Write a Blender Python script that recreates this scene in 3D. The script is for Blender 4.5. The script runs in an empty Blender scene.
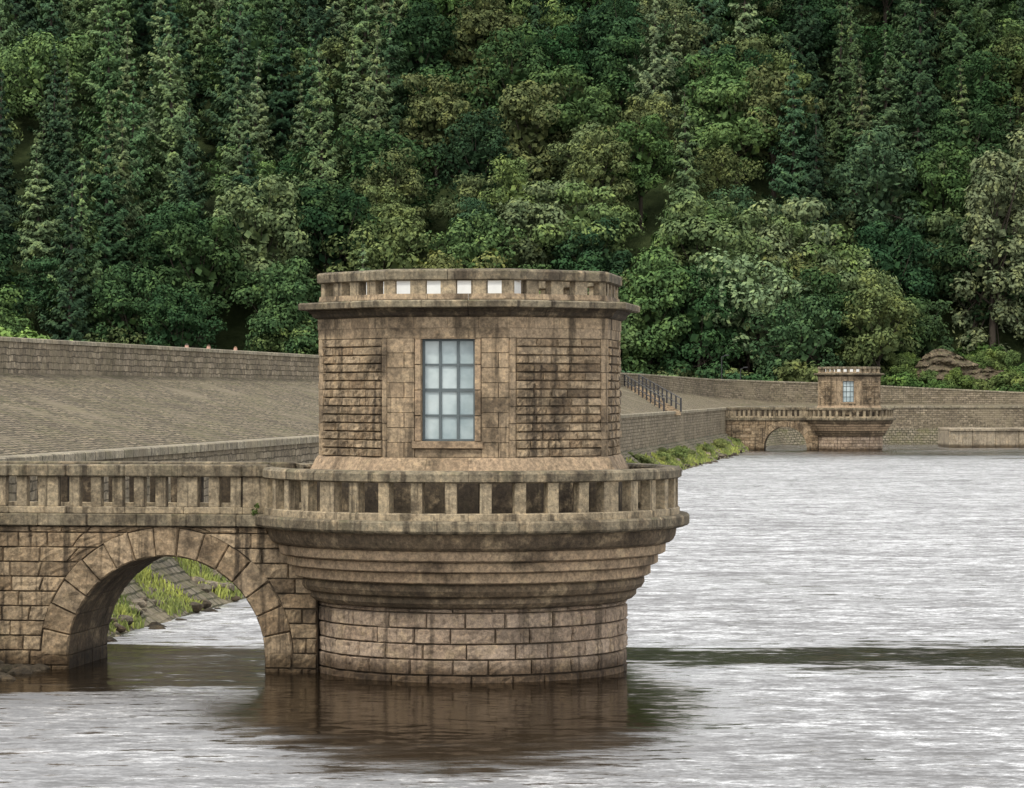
import bpy, bmesh, math, random
import numpy as np
from mathutils import Vector, Matrix, noise as mnoise
random.seed(7); rng=np.random.default_rng(7)
sc=bpy.context.scene
COL=sc.collection
# ------------------------------------------------------------------ helpers
def link(o,parent=None):
    COL.objects.link(o)
    if parent: o.parent=parent
    return o
def empty(name,loc=(0,0,0),rz=0):
    o=bpy.data.objects.new(name,None); o.location=loc; o.rotation_euler=(0,0,rz); return link(o)
def newmat(name):
    m=bpy.data.materials.new(name); m.use_nodes=True; nt=m.node_tree; nt.nodes.clear()
    out=nt.nodes.new('ShaderNodeOutputMaterial'); return m,nt,out
def N(nt,t,**kw):
    n=nt.nodes.new(t)
    for k,v in kw.items(): setattr(n,k,v)
    return n
def mixc(nt,mode,fac,a,b):
    n=nt.nodes.new('ShaderNodeMix'); n.data_type='RGBA'; n.blend_type=mode
    for idx,v in ((0,fac),(6,a),(7,b)):
        if isinstance(v,bpy.types.NodeSocket): nt.links.new(v,n.inputs[idx])
        else: n.inputs[idx].default_value = v if idx==0 else (*v,1) if len(v)==3 else v
    return n.outputs[2]
def math_(nt,op,a,b=None,c=None,clamp=False):
    n=nt.nodes.new('ShaderNodeMath'); n.operation=op; n.use_clamp=clamp
    for i,v in enumerate((a,b,c)):
        if v is None: continue
        if isinstance(v,bpy.types.NodeSocket): nt.links.new(v,n.inputs[i])
        else: n.inputs[i].default_value=v
    return n.outputs[0]
def vmath(nt,op,a,b=None,c=None):
    n=nt.nodes.new('ShaderNodeVectorMath'); n.operation=op
    for i,v in enumerate((a,b,c)):
        if v is None: continue
        if isinstance(v,bpy.types.NodeSocket): nt.links.new(v,n.inputs[i])
        else: n.inputs[i].default_value=v
    return n.outputs[0]
def maprange(nt,v,a,b,c=0,d=1,smooth=True):
    n=nt.nodes.new('ShaderNodeMapRange'); n.interpolation_type='SMOOTHSTEP' if smooth else 'LINEAR'
    nt.links.new(v,n.inputs[0]); 
    for i,x in enumerate((a,b,c,d)): n.inputs[i+1].default_value=x
    return n.outputs[0]
def noise(nt,vec,scale,detail=5,rough=.55,sc3=None,color=False):
    if sc3:
        mp=nt.nodes.new('ShaderNodeMapping'); mp.inputs['Scale'].default_value=sc3; nt.links.new(vec,mp.inputs[0]); vec=mp.outputs[0]
    n=nt.nodes.new('ShaderNodeTexNoise'); nt.links.new(vec,n.inputs['Vector'])
    n.inputs['Scale'].default_value=scale; n.inputs['Detail'].default_value=detail; n.inputs['Roughness'].default_value=rough
    return n.outputs['Color' if color else 'Fac']
def ramp(nt,v,stops):
    n=nt.nodes.new('ShaderNodeValToRGB'); cr=n.color_ramp
    while len(cr.elements)<len(stops): cr.elements.new(.5)
    for e,(p,c) in zip(cr.elements,stops): e.position=p; e.color=(*c,1)
    nt.links.new(v,n.inputs[0]); return n.outputs[0]
def bump(nt,h,dist,strength=1,prev=None):
    n=nt.nodes.new('ShaderNodeBump'); nt.links.new(h,n.inputs['Height']); n.inputs['Distance'].default_value=dist
    n.inputs['Strength'].default_value=strength
    if prev: nt.links.new(prev,n.inputs['Normal'])
    return n.outputs[0]
def finish(nt,out,col,rough,nrm=None,spec=.3):
    p=nt.nodes.new('ShaderNodeBsdfPrincipled')
    if isinstance(col,bpy.types.NodeSocket): nt.links.new(col,p.inputs['Base Color'])
    else: p.inputs['Base Color'].default_value=(*col,1)
    p.inputs['Roughness'].default_value=rough
    p.inputs['Specular IOR Level'].default_value=spec
    if nrm: nt.links.new(nrm,p.inputs['Normal'])
    nt.links.new(p.outputs[0],out.inputs[0]); return p

def stone_mat(name,c1,c2,c3,stain=.7,moss=.4,b=.03,stain_lo=.42,wet=True,dirt=(.032,.024,.017),odd=.6,streak=1.):
    m,nt,out=newmat(name)
    g=N(nt,'ShaderNodeNewGeometry'); pos=g.outputs['Position']
    col=ramp(nt,g.outputs['Random Per Island'],[(0,c1),(.45,c2),(.8,c3),(1,tuple(x*odd for x in c1))])
    n1=noise(nt,pos,.9,7,.68)
    n2=noise(nt,pos,1.0,5,.62,(4.5,4.5,.30))
    f2=noise(nt,pos,2.3,5,.65)
    col=mixc(nt,'MIX',maprange(nt,f2,.5,.68,0,.5),col,(.43,.335,.215))
    s=math_(nt,'MAXIMUM',maprange(nt,n1,stain_lo+.05,.66),math_(nt,'MULTIPLY',maprange(nt,n2,stain_lo+.07,.66),streak))
    s=math_(nt,'MULTIPLY',s,stain)
    col=mixc(nt,'MIX',s,col,dirt)
    f=noise(nt,pos,11,9,.78)
    col=mixc(nt,'MULTIPLY',1,col,ramp(nt,f,[(.3,(.32,.30,.28)),(.5,(.93,.93,.92)),(.7,(1.75,1.65,1.48))]))
    sep=N(nt,'ShaderNodeSeparateXYZ'); nt.links.new(g.outputs['Normal'],sep.inputs[0])
    up=maprange(nt,sep.outputs[2],-.1,.9,.25,1)
    ms=math_(nt,'MULTIPLY',maprange(nt,noise(nt,pos,2.1,6,.7),.47,.66),up)
    col=mixc(nt,'MIX',math_(nt,'MULTIPLY',ms,moss),col,(.10,.10,.045))
    if wet:
        sp=N(nt,'ShaderNodeSeparateXYZ'); nt.links.new(pos,sp.inputs[0])
        zz=math_(nt,'ADD',sp.outputs[2],math_(nt,'MULTIPLY',noise(nt,pos,2,3),-.35))
        col=mixc(nt,'MULTIPLY',maprange(nt,zz,.34,.0,0,.9),col,(.22,.19,.15))
    nr=bump(nt,noise(nt,pos,9,9,.7),b)
    nr=bump(nt,noise(nt,pos,45,4,.7),b*.3,1,nr)
    finish(nt,out,col,.88,nr,.25); return m
def uvbrick_mat(name,c1,c2,mort,bw,rh,ms=.03,green=0.,b=.03,distort=.02,stain=.5):
    m,nt,out=newmat(name)
    tc=N(nt,'ShaderNodeTexCoord'); g=N(nt,'ShaderNodeNewGeometry'); pos=g.outputs['Position']
    nz=nt.nodes.new('ShaderNodeTexNoise'); nt.links.new(pos,nz.inputs['Vector']); nz.inputs['Scale'].default_value=1.7
    vm=N(nt,'ShaderNodeVectorMath',operation='MULTIPLY_ADD'); nt.links.new(nz.outputs['Color'],vm.inputs[0]); vm.inputs[1].default_value=(distort*3,)*3; nt.links.new(tc.outputs['UV'],vm.inputs[2])
    br=N(nt,'ShaderNodeTexBrick'); nt.links.new(vm.outputs[0],br.inputs['Vector'])
    br.inputs['Scale'].default_value=1; br.inputs['Brick Width'].default_value=bw; br.inputs['Row Height'].default_value=rh
    br.inputs['Mortar Size'].default_value=ms; br.inputs['Mortar Smooth'].default_value=.4; br.inputs['Bias'].default_value=0
    br.inputs['Color1'].default_value=(*c1,1); br.inputs['Color2'].default_value=(*c2,1); br.inputs['Mortar'].default_value=(*mort,1)
    col=br.outputs['Color']
    f=noise(nt,pos,4,9,.85)
    col=mixc(nt,'MULTIPLY',1,col,ramp(nt,f,[(.32,(.22,.21,.19)),(.5,(.88,.88,.88)),(.66,(1.95,1.88,1.7))]))
    s=maprange(nt,noise(nt,pos,.5,8,.75),.45,.64,0,stain)
    col=mixc(nt,'MIX',s,col,(.075,.06,.04))
    s=maprange(nt,noise(nt,pos,.25,6,.7),.5,.66,0,.5)
    col=mixc(nt,'MIX',s,col,(.32,.27,.185))
    if green>0:
        col=mixc(nt,'MIX',maprange(nt,noise(nt,pos,.8,8,.75),.44,.66,0,green),col,(.13,.13,.05))
    h=math_(nt,'SUBTRACT',1.0,br.outputs['Fac'])
    h=math_(nt,'ADD',h,math_(nt,'MULTIPLY',noise(nt,pos,6,6,.7),1.8))
    finish(nt,out,col,.9,bump(nt,h,b),.2); return m
def plain_mat(name,c,rough=.6,var=.3,scale=8,metal=0,b=0):
    m,nt,out=newmat(name); g=N(nt,'ShaderNodeNewGeometry')
    f=noise(nt,g.outputs['Position'],scale,6,.65)
    col=mixc(nt,'MIX',f,tuple(x*(1-var) for x in c),tuple(x*(1+var) for x in c))
    p=finish(nt,out,col,rough,bump(nt,f,b) if b else None); p.inputs['Metallic'].default_value=metal; return m

M_rock=stone_mat('sandstone_rockfaced',(.23,.165,.103),(.30,.225,.145),(.355,.275,.185),.85,.15,.035,.39)
M_base=stone_mat('sandstone_base',(.26,.195,.143),(.33,.255,.19),(.38,.30,.23),.62,.1,.045,.44)
M_ash=stone_mat('sandstone_ashlar',(.26,.195,.128),(.31,.235,.155),(.28,.215,.145),.80,.15,.015,.41,odd=.85)
M_mould=stone_mat('sandstone_moulding',(.28,.205,.135),(.30,.225,.15),(.29,.215,.145),.72,.1,.012,.43,odd=.95,streak=.35)
M_dark=stone_mat('sandstone_dark',(.115,.085,.055),(.14,.105,.07),(.125,.095,.065),.75,.2,.02,.38,odd=.9,streak=.4)  # darker sandstone for some corbel bands and the arch lining
M_shade=stone_mat('sandstone_shade_tone',(.05,.038,.026),(.065,.05,.033),(.055,.043,.03),.85,.2,.02,.38)  # shade inside the parapets and under the cornice is painted into this stone
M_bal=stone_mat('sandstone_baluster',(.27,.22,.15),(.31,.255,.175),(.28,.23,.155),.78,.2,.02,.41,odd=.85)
M_cop=stone_mat('sandstone_coping',(.155,.13,.09),(.19,.16,.112),(.215,.185,.13),.82,.4,.02,.37,odd=.85)
M_mortar=plain_mat('mortar',(.075,.058,.042),.95,.4,6)

# ------------------------------------------------------------------ block mesh builder
class MB:
    def __init__(s): s.v=[]; s.f=[]; s.m=[]; s.mats=[]
    def mi(s,mat):
        if mat not in s.mats: s.mats.append(mat)
        return s.mats.index(mat)
    def block(s,P,u0,u1,v0,v1,mat,bulge=.04,rough=.03,depth=.1,nx=4,nz=3,j=.008,jv=None,ch=.02,chv=None):
        if jv is None: jv=j
        if chv is None: chv=ch
        def lin(a,b,n,jj,c):
            a+=jj; b-=jj
            return [a]+[a+c+(b-a-2*c)*k/max(1,n-2) for k in range(n-1)]+[b] if n>2 else [a,a+c,b-c,b]
        us=lin(u0,u1,nx,j,ch); vs=lin(v0,v1,nz,jv,chv)
        A=len(us);B=len(vs); b0=len(s.v); mi=s.mi(mat)
        bl=bulge*(.6+.5*random.random()); tx=(random.random()-.5)*rough; tz=(random.random()-.5)*rough*.6
        for jx,v in enumerate(vs):
            for ix,u in enumerate(us):
                e=ix in(0,A-1) or jx in(0,B-1)
                d=0 if e else bl+rough*(random.random()-.5)*.8+tx*(ix/(A-1)*2-1)+tz*(jx/(B-1)*2-1)
                s.v.append(P(u,v,d))
        for y in range(B-1):
            for x in range(A-1):
                a=b0+y*A+x; s.f.append((a,a+1,a+A+1,a+A)); s.m.append(mi)
        ring=[(x,0) for x in range(A)]+[(A-1,y) for y in range(1,B)]+[(x,B-1) for x in range(A-2,-1,-1)]+[(0,y) for y in range(B-2,0,-1)]
        r0=len(s.v)
        for (x,y) in ring: s.v.append(P(us[x],vs[y],-depth))
        n=len(ring)
        for k in range(n):
            k2=(k+1)%n; x,y=ring[k]; x2,y2=ring[k2]
            s.f.append((b0+y*A+x,r0+k,r0+k2,b0+y2*A+x2)); s.m.append(mi)
    def prism(s,rings,mat,closed_caps=True):
        b=len(s.v); n=len(rings[0]); mi=s.mi(mat)
        for r in rings: s.v.extend(r)
        for i in range(len(rings)-1):
            for k in range(n):
                k2=(k+1)%n; s.f.append((b+i*n+k,b+i*n+k2,b+(i+1)*n+k2,b+(i+1)*n+k)); s.m.append(mi)
        if closed_caps:
            s.f.append(tuple(b+k for k in range(n))[::-1]); s.m.append(mi)
            e=b+(len(rings)-1)*n; s.f.append(tuple(e+k for k in range(n))); s.m.append(mi)
    def box(s,x0,x1,y0,y1,z0,z1,mat,c=.012):
        def rr(i,z): return [(x0+i,y0,z),(x1-i,y0,z),(x1,y0+i,z),(x1,y1-i,z),(x1-i,y1,z),(x0+i,y1,z),(x0,y1-i,z),(x0,y0+i,z)]
        def rs(z): return [(x0+c*2,y0+c,z),(x1-c*2,y0+c,z),(x1-c,y0+2*c,z),(x1-c,y1-2*c,z),(x1-c*2,y1-c,z),(x0+c*2,y1-c,z),(x0+c,y1-2*c,z),(x0+c,y0+2*c,z)]
        s.prism([rs(z0),rr(c,z0+c),rr(c,z1-c),rs(z1)],mat)
    def mesh(s,name,recalc=True):
        me=bpy.data.meshes.new(name); me.from_pydata([tuple(p) for p in s.v],[],s.f)
        for m in s.mats: me.materials.append(m)
        me.polygons.foreach_set('material_index',s.m)
        if recalc:
            bm=bmesh.new(); bm.from_mesh(me); bmesh.ops.recalc_face_normals(bm,faces=bm.faces); bm.to_mesh(me); bm.free()
        me.update(); return me

def seg_ring(mb,prof,nb,mat,a0=0,a1=2*math.pi,sub=3,gap=.006,jit=.010):
    for i in range(nb):
        t0=a0+(a1-a0)*i/nb; t1=a0+(a1-a0)*(i+1)/nb; g=gap/4
        t0+=g;t1-=g; jr=(random.random()-.5)*jit; jz=(random.random()-.5)*.3*jit
        rings=[]
        for k in range(sub+1):
            t=t0+(t1-t0)*k/sub; rings.append([((r+jr)*math.cos(t),(r+jr)*math.sin(t),z+jz) for r,z in prof])
        mb.prism(rings,mat)
OC=math.cos(math.pi/8)
def oct_ring(mb,prof,np_,mat,gap=.006):
    for f in range(8):
        th=-math.pi/2+f*math.pi/4; a=th-math.pi/8; b=th+math.pi/8
        for i in range(np_):
            f0=i/np_+(gap/3 if i else 0); f1=(i+1)/np_-(gap/3 if i<np_-1 else 0); jr=(random.random()-.5)*.01
            R=[]
            for ff in (f0,f1):
                ring=[]
                for r,z in prof:
                    rr=(r+jr)/OC
                    ring.append((rr*(math.cos(a)*(1-ff)+math.cos(b)*ff),rr*(math.sin(a)*(1-ff)+math.sin(b)*ff),z))
                R.append(ring)
            mb.prism(R,mat)
def cylP(r):
    return lambda u,v,d:((r+d)*math.cos(u/r),(r+d)*math.sin(u/r),v)
def facetP(th,ap):
    n=(math.cos(th),math.sin(th)); t=(-n[1],n[0])
    return lambda u,v,d:((ap+d)*n[0]+u*t[0],(ap+d)*n[1]+u*t[1],v)

# ------------------------------------------------------------------ TOWER MESHES
def tower_meshes():
    out={}
    mb=MB(); R=3.33; C=2*math.pi*R; z=-1.2; k=0
    while z<1.50:
        h=.322 if z>-.2 else .34
        if z+h>1.53: h=1.53-z
        n=24; off=(k%2)*.5*C/n+random.random()*.1
        cuts=[off+C*i/n+(random.random()-.5)*.22 for i in range(n)]; cuts.append(cuts[0]+C)
        for i in range(n): mb.block(cylP(R),cuts[i],cuts[i+1],z,z+h,M_base,.05,.045,.12,8,5,.010,None,.022)
        z+=h;k+=1
        if z>=1.525: break
    seg_ring(mb,[(3.28,-1.2),(3.28,1.6),(2.9,1.6),(2.9,-1.2)],16,M_mortar,gap=0)
    out['base_drum']=mb.mesh('base_drum')
    mb=MB()
    bands=[[(3.42,1.53),(3.50,1.56),(3.58,1.64),(3.58,1.72),(3.60,1.75),(3.0,1.75),(3.0,1.53)],
           [(3.60,1.755),(3.70,1.80),(3.76,1.90),(3.75,2.0),(3.70,2.06),(3.0,2.06),(3.0,1.755)],
           [(3.85,2.065),(3.89,2.09),(3.89,2.28),(3.85,2.30),(3.0,2.30),(3.0,2.065)],
           [(4.01,2.305),(4.05,2.33),(4.05,2.50),(4.01,2.525),(3.0,2.525),(3.0,2.305)],
           [(4.16,2.53),(4.21,2.56),(4.22,2.74),(4.18,2.77),(3.0,2.77),(3.0,2.53)],
           [(4.32,2.775),(4.38,2.82),(4.43,2.92),(4.45,3.06),(4.47,3.10),(3.0,3.10),(3.0,2.775)]]
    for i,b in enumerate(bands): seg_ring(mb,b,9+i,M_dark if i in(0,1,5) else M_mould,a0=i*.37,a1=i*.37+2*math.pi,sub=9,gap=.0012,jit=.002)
    seg_ring(mb,[(4.60,3.105),(4.70,3.14),(4.73,3.18),(4.73,3.34),(4.70,3.38),(3.4,3.395),(3.4,3.105)],16,M_cop,sub=6,gap=.002,jit=.004)
    seg_ring(mb,[(4.3,3.3),(4.3,3.41),(1.0,3.41),(1.0,3.3)],16,M_shade,gap=0)
    out['corbel_moulding']=mb.mesh('corbel_moulding')
    mb=MB(); ga=math.asin(1.25/4.4); a0=math.pi+ga; a1=3*math.pi-ga
    seg_ring(mb,[(4.20,3.38),(4.52,3.38),(4.52,3.51),(4.49,3.53),(4.23,3.53),(4.20,3.51)],16,M_bal,a0,a1,sub=5,gap=.003,jit=.004)
    seg_ring(mb,[(4.16,4.18),(4.20,4.15),(4.50,4.15),(4.56,4.18),(4.56,4.33),(4.52,4.38),(4.36,4.40),(4.20,4.38),(4.16,4.33)],16,M_cop,a0,a1,sub=6,gap=.003,jit=.005)
    nb=36
    for i in range(nb):
        t=a0+(a1-a0)*(i+.5)/nb; w=.115/4.36
        if i%9==4 : w*=1.7
        P=[]
        for k in range(3):
            tt=t-w+2*w*k/2
            P.append([(r*math.cos(tt),r*math.sin(tt),z) for r,z in ((4.24,3.52),(4.48,3.52),(4.48,4.155),(4.24,4.155))])
        mb.prism(P,M_bal)
    out['balustrade']=mb.mesh('balustrade')
    mb=MB(); AP=3.09
    oct_ring(mb,[(AP+.20,3.4),(AP+.20,4.26),(AP-.5,4.26),(AP-.5,3.4)],4,M_shade)
    oct_ring(mb,[(AP+.20,4.263),(AP+.20,4.35),(AP+.16,4.42),(AP+.07,4.60),(AP+.03,4.64),(AP-.5,4.64),(AP-.5,4.263)],3,M_mould,.003)
    side=2*AP*math.tan(math.pi/8); hw=side/2
    for f in range(8):
        th=-math.pi/2+f*math.pi/4; P=facetP(th,AP)
        front=(f==0 or f==4)
        nrow=14; z0=4.64; z1=7.12
        if not front:
            a=[P(-hw-.0,4.64,-.03),P(hw,4.64,-.03),P(hw,7.3,-.03),P(-hw,7.3,-.03)]
            b=len(mb.v); mb.v.extend(a); mb.f.append((b,b+1,b+2,b+3)); mb.m.append(mb.mi(M_mortar))
            for r in range(nrow):
                h=(z1-z0)/nrow; za=z0+r*h
                pw=.16
                if r%2==0:
                    mb.block(P,-hw,-hw+pw,za,za+2*h,M_ash,.028,.005,.08,3,3,.002,None,.006)
                    mb.block(P,hw-pw,hw,za,za+2*h,M_ash,.028,.005,.08,3,3,.002,None,.006)
                u=-hw+.175; cuts=[u]
                while u<hw-.6: u+=.28+random.random()*.42; cuts.append(u)
                cuts[-1]=hw-.175
                for c0,c1 in zip(cuts,cuts[1:]):
                    mb.block(P,c0,c1,za,za+h,M_rock,.06,.045,.09,8,4,.004,.005,.012,.02)
        else:
            ww=.56; zb=4.98; zt=7.10
            nr=8
            for (ua,ub) in ((-hw,-ww-.14),(ww+.14,hw)):
                a=[P(ua,4.64,-.03),P(ub,4.64,-.03),P(ub,7.3,-.03),P(ua,7.3,-.03)]
                b=len(mb.v); mb.v.extend(a); mb.f.append((b,b+1,b+2,b+3)); mb.m.append(mb.mi(M_mortar))
                for r in range(nr):
                    h=(z1-z0)/nr; za=z0+r*h
                    mid=ua+(ub-ua)*(.38 if r%2 else .62)
                    if r%2==1:
                        mb.block(P,ua,ub,za,za+h,M_ash,.026,.006,.09,4,3,.002,None,.007)
                    else:
                        mb.block(P,ua,mid,za,za+h,M_ash,.026,.006,.09,4,3,.002,None,.007)
                        mb.block(P,mid,ub,za,za+h,M_ash,.026,.006,.09,4,3,.002,None,.007)
            for sx in(-1,1):
                for r in range(4):
                    h=(zt-zb)/4
                    u0,u1=sorted((sx*ww,sx*(ww+.14))); mb.block(P,u0,u1,zb+r*h,zb+(r+1)*h,M_mould,.05,.003,.4,3,3,.002,None,.01)
            mb.block(P,-ww-.14,ww+.14,4.64,4.82,M_ash,.03,.006,.09,4,3,.003,None,.01)
            mb.block(P,-ww-.20,ww+.20,4.82,4.98,M_mould,.10,.004,.4,4,3,.003,None,.015)
            mb.block(P,-ww-.14,ww+.14,7.10,7.125,M_mould,.04,.002,.4,4,3,.002,None,.004)
    for i,(za,zb_) in enumerate(((7.125,7.33),(7.33,7.56))):
        oct_ring(mb,[(AP+.03+.012*i,za),(AP+.03+.012*i,zb_-.004),(AP-.5,zb_-.004),(AP-.5,za)],3+i,M_ash,.003)
    oct_ring(mb,[(AP+.08,7.56),(AP+.14,7.60),(AP+.17,7.66),(AP+.24,7.72),(AP+.24,7.745),(AP-.5,7.745),(AP-.5,7.56)],3,M_shade)
    oct_ring(mb,[(AP+.40,7.745),(AP+.43,7.76),(AP+.44,7.87),(AP+.40,7.90),(AP-.5,7.92),(AP-.5,7.745)],3,M_cop)
    oct_ring(mb,[(AP-.3,7.7),(AP-.3,7.86),(.02,7.90),(.02,7.7)],1,M_ash)
    out['octagonal_chamber']=mb.mesh('octagonal_chamber')
    mb=MB(); pa=AP-.0
    oct_ring(mb,[(pa,7.90),(pa+.02,7.93),(pa+.0,8.04),(pa-.26,8.04),(pa-.26,7.90)],3,M_ash)
    oct_ring(mb,[(pa+.0,8.315),(pa+.05,8.34),(pa+.06,8.50),(pa+.03,8.54),(pa-.13,8.56),(pa-.29,8.54),(pa-.31,8.34),(pa-.26,8.315)],2,M_cop)
    hw2=pa*math.tan(math.pi/8)
    for f in range(8):
        th=-math.pi/2+f*math.pi/4; P=facetP(th,pa)
        nO=4; W=2*hw2; ow=.32; sp=W/nO
        edges=[-hw2]
        for i in range(nO):
            c=-hw2+sp*(i+.5); edges+= [c-ow/2,c+ow/2]
        edges.append(hw2)
        for i in range(0,len(edges),2):
            u0,u1=edges[i],edges[i+1]
            q=[[P(u,z,d) for (z,d) in ((8.03,-.03),(8.32,-.03),(8.32,-.23),(8.03,-.23))] for u in (u0,u1)]
            mb.prism(q,M_bal)
    out['roof_parapet']=mb.mesh('roof_parapet')
    mb=MB(); P=facetP(-math.pi/2,AP)
    fr=plain_mat('window_frame_paint',(.085,.105,.11),.5,.25)
    m,nt,o=newmat('window_glass'); g=N(nt,'ShaderNodeNewGeometry')
    c=ramp(nt,noise(nt,g.outputs['Position'],1.6,4),[(.3,(.27,.33,.34)),(.6,(.42,.48,.48)),(.8,(.50,.54,.53))])
    c=mixc(nt,'MULTIPLY',.6,c,ramp(nt,g.outputs['Random Per Island'],[(0,(.6,.68,.72)),(1,(1.1,1.1,1.1))]))
    finish(nt,o,c,.12,bump(nt,noise(nt,g.outputs['Position'],3,2),.01),.6); M_gl=m
    def pbox(u0,u1,v0,v1,d0,d1,mat):
        mb.prism([[P(u0,v0,d0),P(u1,v0,d0),P(u1,v1,d0),P(u0,v1,d0)],[P(u0,v0,d1),P(u1,v0,d1),P(u1,v1,d1),P(u0,v1,d1)]],mat)
    W=.56; zb=4.985; zt=7.095
    for i in range(3):
        for j in range(4):
            u0=-W+2*W*i/3; u1=-W+2*W*(i+1)/3; v0=zb+(zt-zb)*j/4; v1=zb+(zt-zb)*(j+1)/4
            pbox(u0+.01,u1-.01,v0+.01,v1-.01,-.20,-.185+random.random()*.004,M_gl)
    for i in range(4):
        u=-W+2*W*i/3; w=.05 if i in(0,3) else .026
        pbox(u-w if i else u,u+w if i<3 else u,zb,zt,-.22,-.14,fr)
    for j in range(5):
        v=zb+(zt-zb)*j/4; w=.04 if j in(0,4) else (.034 if j==2 else .022)
        pbox(-W,W,max(zb,v-w),min(zt,v+w),-.218,-.143,fr)
    out['window']=mb.mesh('window')
    wp=plain_mat('white_painted_timber',(.66,.68,.67),.5,.15,5)
    mb=MB()
    cx,cy=-.75,.3
    def rr(a,b,z): return [(cx-a,cy-b,z),(cx+a,cy-b,z),(cx+a,cy+b,z),(cx-a,cy+b,z)]
    mb.prism([rr(1.75,1.1,7.86),rr(1.75,1.1,8.40),rr(1.8,1.17,8.41),rr(1.8,1.17,8.45),rr(.9,.35,8.56)],wp)
    out['roof_lantern']=mb.mesh('roof_lantern')
    return out

# ------------------------------------------------------------------ BRIDGE MESHES (local, arch toward -X)
XL=-12.55; XR=-3.1; AC=-6.42; AR=2.175; AO=2.80; AZ=.29; HW=1.5
def bridge_meshes():
    out={}
    mb=MB()
    pts=[(XL,-1.2),(XL,3.10),(XR,3.10),(XR,-1.2),(AC+AR+.03,-1.2)]
    n=28
    for i in range(n+1):
        t=math.pi*i/n; pts.append((AC+(AR+.03)*math.cos(t),AZ+(AR+.03)*math.sin(t)))
    pts.append((AC-AR-.03,-1.2))
    yy=HW-.03
    mb.prism([[(x,-yy,z) for x,z in pts],[(x,yy,z) for x,z in pts]],M_mortar)
    for sgn in(-1,1):
        z=-1.2;k=0
        while z<3.09:
            h=min(.32,3.10-z)
            if h<.1: break
            def lim(v,side):
                if v<=AZ: return AC+side*AO
                dz=v-AZ
                if dz>=AO: return AC
                return AC+side*math.sqrt(AO*AO-dz*dz)
            if z+h<=AZ+.16:
                ll=lambda v:AC-AR; lr=lambda v:AC+AR
            else:
                ll=lambda v,lim=lim:lim(v,-1); lr=lambda v,lim=lim:lim(v,1)
            for (fa,fb) in ((lambda v:XL,ll),(lr,lambda v:XR)):
                wid=fb(z+h/2)-fa(z+h/2)
                if wid<.15: continue
                nb=max(1,round(wid/.72)); off=(k%2)*.5
                cs=[0]+[ (i+off*.9+(random.random()-.5)*.2)/nb for i in range(1 if off==0 else 0,nb)]+[1]
                cs=[c for c in cs if c==0 or c==1 or .12/wid<c<1-.12/wid]
                am=fa(z+h/2); bm_=fb(z+h/2)
                for c0,c1 in zip(cs,cs[1:]):
                    def PP(u,v,d,fa=fa,fb=fb,sgn=sgn,am=am,bm_=bm_):
                        x=am+(bm_-am)*u; wl=max(0,1-u*4); wr=max(0,1-(1-u)*4)
                        x+=(fa(v)-am)*wl+(fb(v)-bm_)*wr
                        return (x,sgn*(HW+d),v)
                    mb.block(PP,c0,c1,z,z+h,M_rock,.05,.045,.1,7,5,.006/wid,.007,.02/wid,.02)
            z+=h;k+=1
        nv=15
        for i in range(nv):
            t0=math.pi*i/nv; t1=math.pi*(i+1)/nv
            def PV(u,v,d,sgn=sgn): return (AC+v*math.cos(u),sgn*(HW+.02+d),AZ+v*math.sin(u))
            mb.block(PV,t0,t1,AR,AO-.01+(.03 if i%2 else 0),M_rock if i%3 else M_ash,.045,.045,.12,6,7,.003,.006,.01,.025)
    for yi in range(5):
        y0=-HW-.0+3.0*yi/5; y1=y0+.6
        for i in range(15):
            t0=math.pi*i/15; t1=math.pi*(i+1)/15
            def PB(u,v,d): return (AC+(AR-d)*math.cos(u),v,AZ+(AR-d)*math.sin(u))
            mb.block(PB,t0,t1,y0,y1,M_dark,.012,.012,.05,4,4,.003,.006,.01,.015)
        for sx in(-1,1):
            for r in range(4):
                z0=-1.2+r*.3725
                def PJ(u,v,d,sx=sx): return (AC+sx*(AR-d),u,v)
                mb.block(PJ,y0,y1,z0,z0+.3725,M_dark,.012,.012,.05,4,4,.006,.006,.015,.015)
    out['arch_and_spandrels']=mb.mesh('arch_and_spandrels')
    mb=MB()
    for sgn in(-1,1):
        x=XL
        while x<-4.35:
            w=min(1.1,-4.3-x); y0,y1=sorted((sgn*(HW-.3),sgn*(HW+.13)))
            mb.box(x+.003,x+w-.003,y0,y1,3.11,3.37,M_cop,.02); x+=w
    mb.box(XL,-3.6,-1.25,1.25,3.05,3.36,M_shade)
    for sgn in(-1,1):
        ya,yb=1.17,1.47
        x=XL
        while x<-4.2:
            w=min(1.3,-4.17-x)
            if w<.3: break
            y0,y1=sorted((sgn*ya,sgn*yb))
            mb.box(x+.003,x+w-.003,y0,y1,3.372,3.52,M_bal,.015)
            y0,y1=sorted((sgn*(ya-.05),sgn*(yb+.07)))
            mb.box(x+.003,x+w-.003,y0,y1,4.17,4.43+random.random()*.008,M_cop,.03); x+=w
        i=0
        y0,y1=sorted((sgn*(ya+.03),sgn*(yb-.03)))
        mb.box(XL,XL+.6,y0,y1,3.521,4.169,M_bal); mb.box(-4.75,-4.2,y0,y1,3.521,4.169,M_bal)
        x=XL+.85+(.12 if sgn>0 else 0)
        while x<-4.98:
            w=.23 if i%6!=5 else .45
            mb.box(x,x+w,y0,y1,3.521,4.169,M_bal if sgn<0 else M_shade,.012); x+=w+.25; i+=1
    out['parapets']=mb.mesh('bridge_parapets')
    return out

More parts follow.
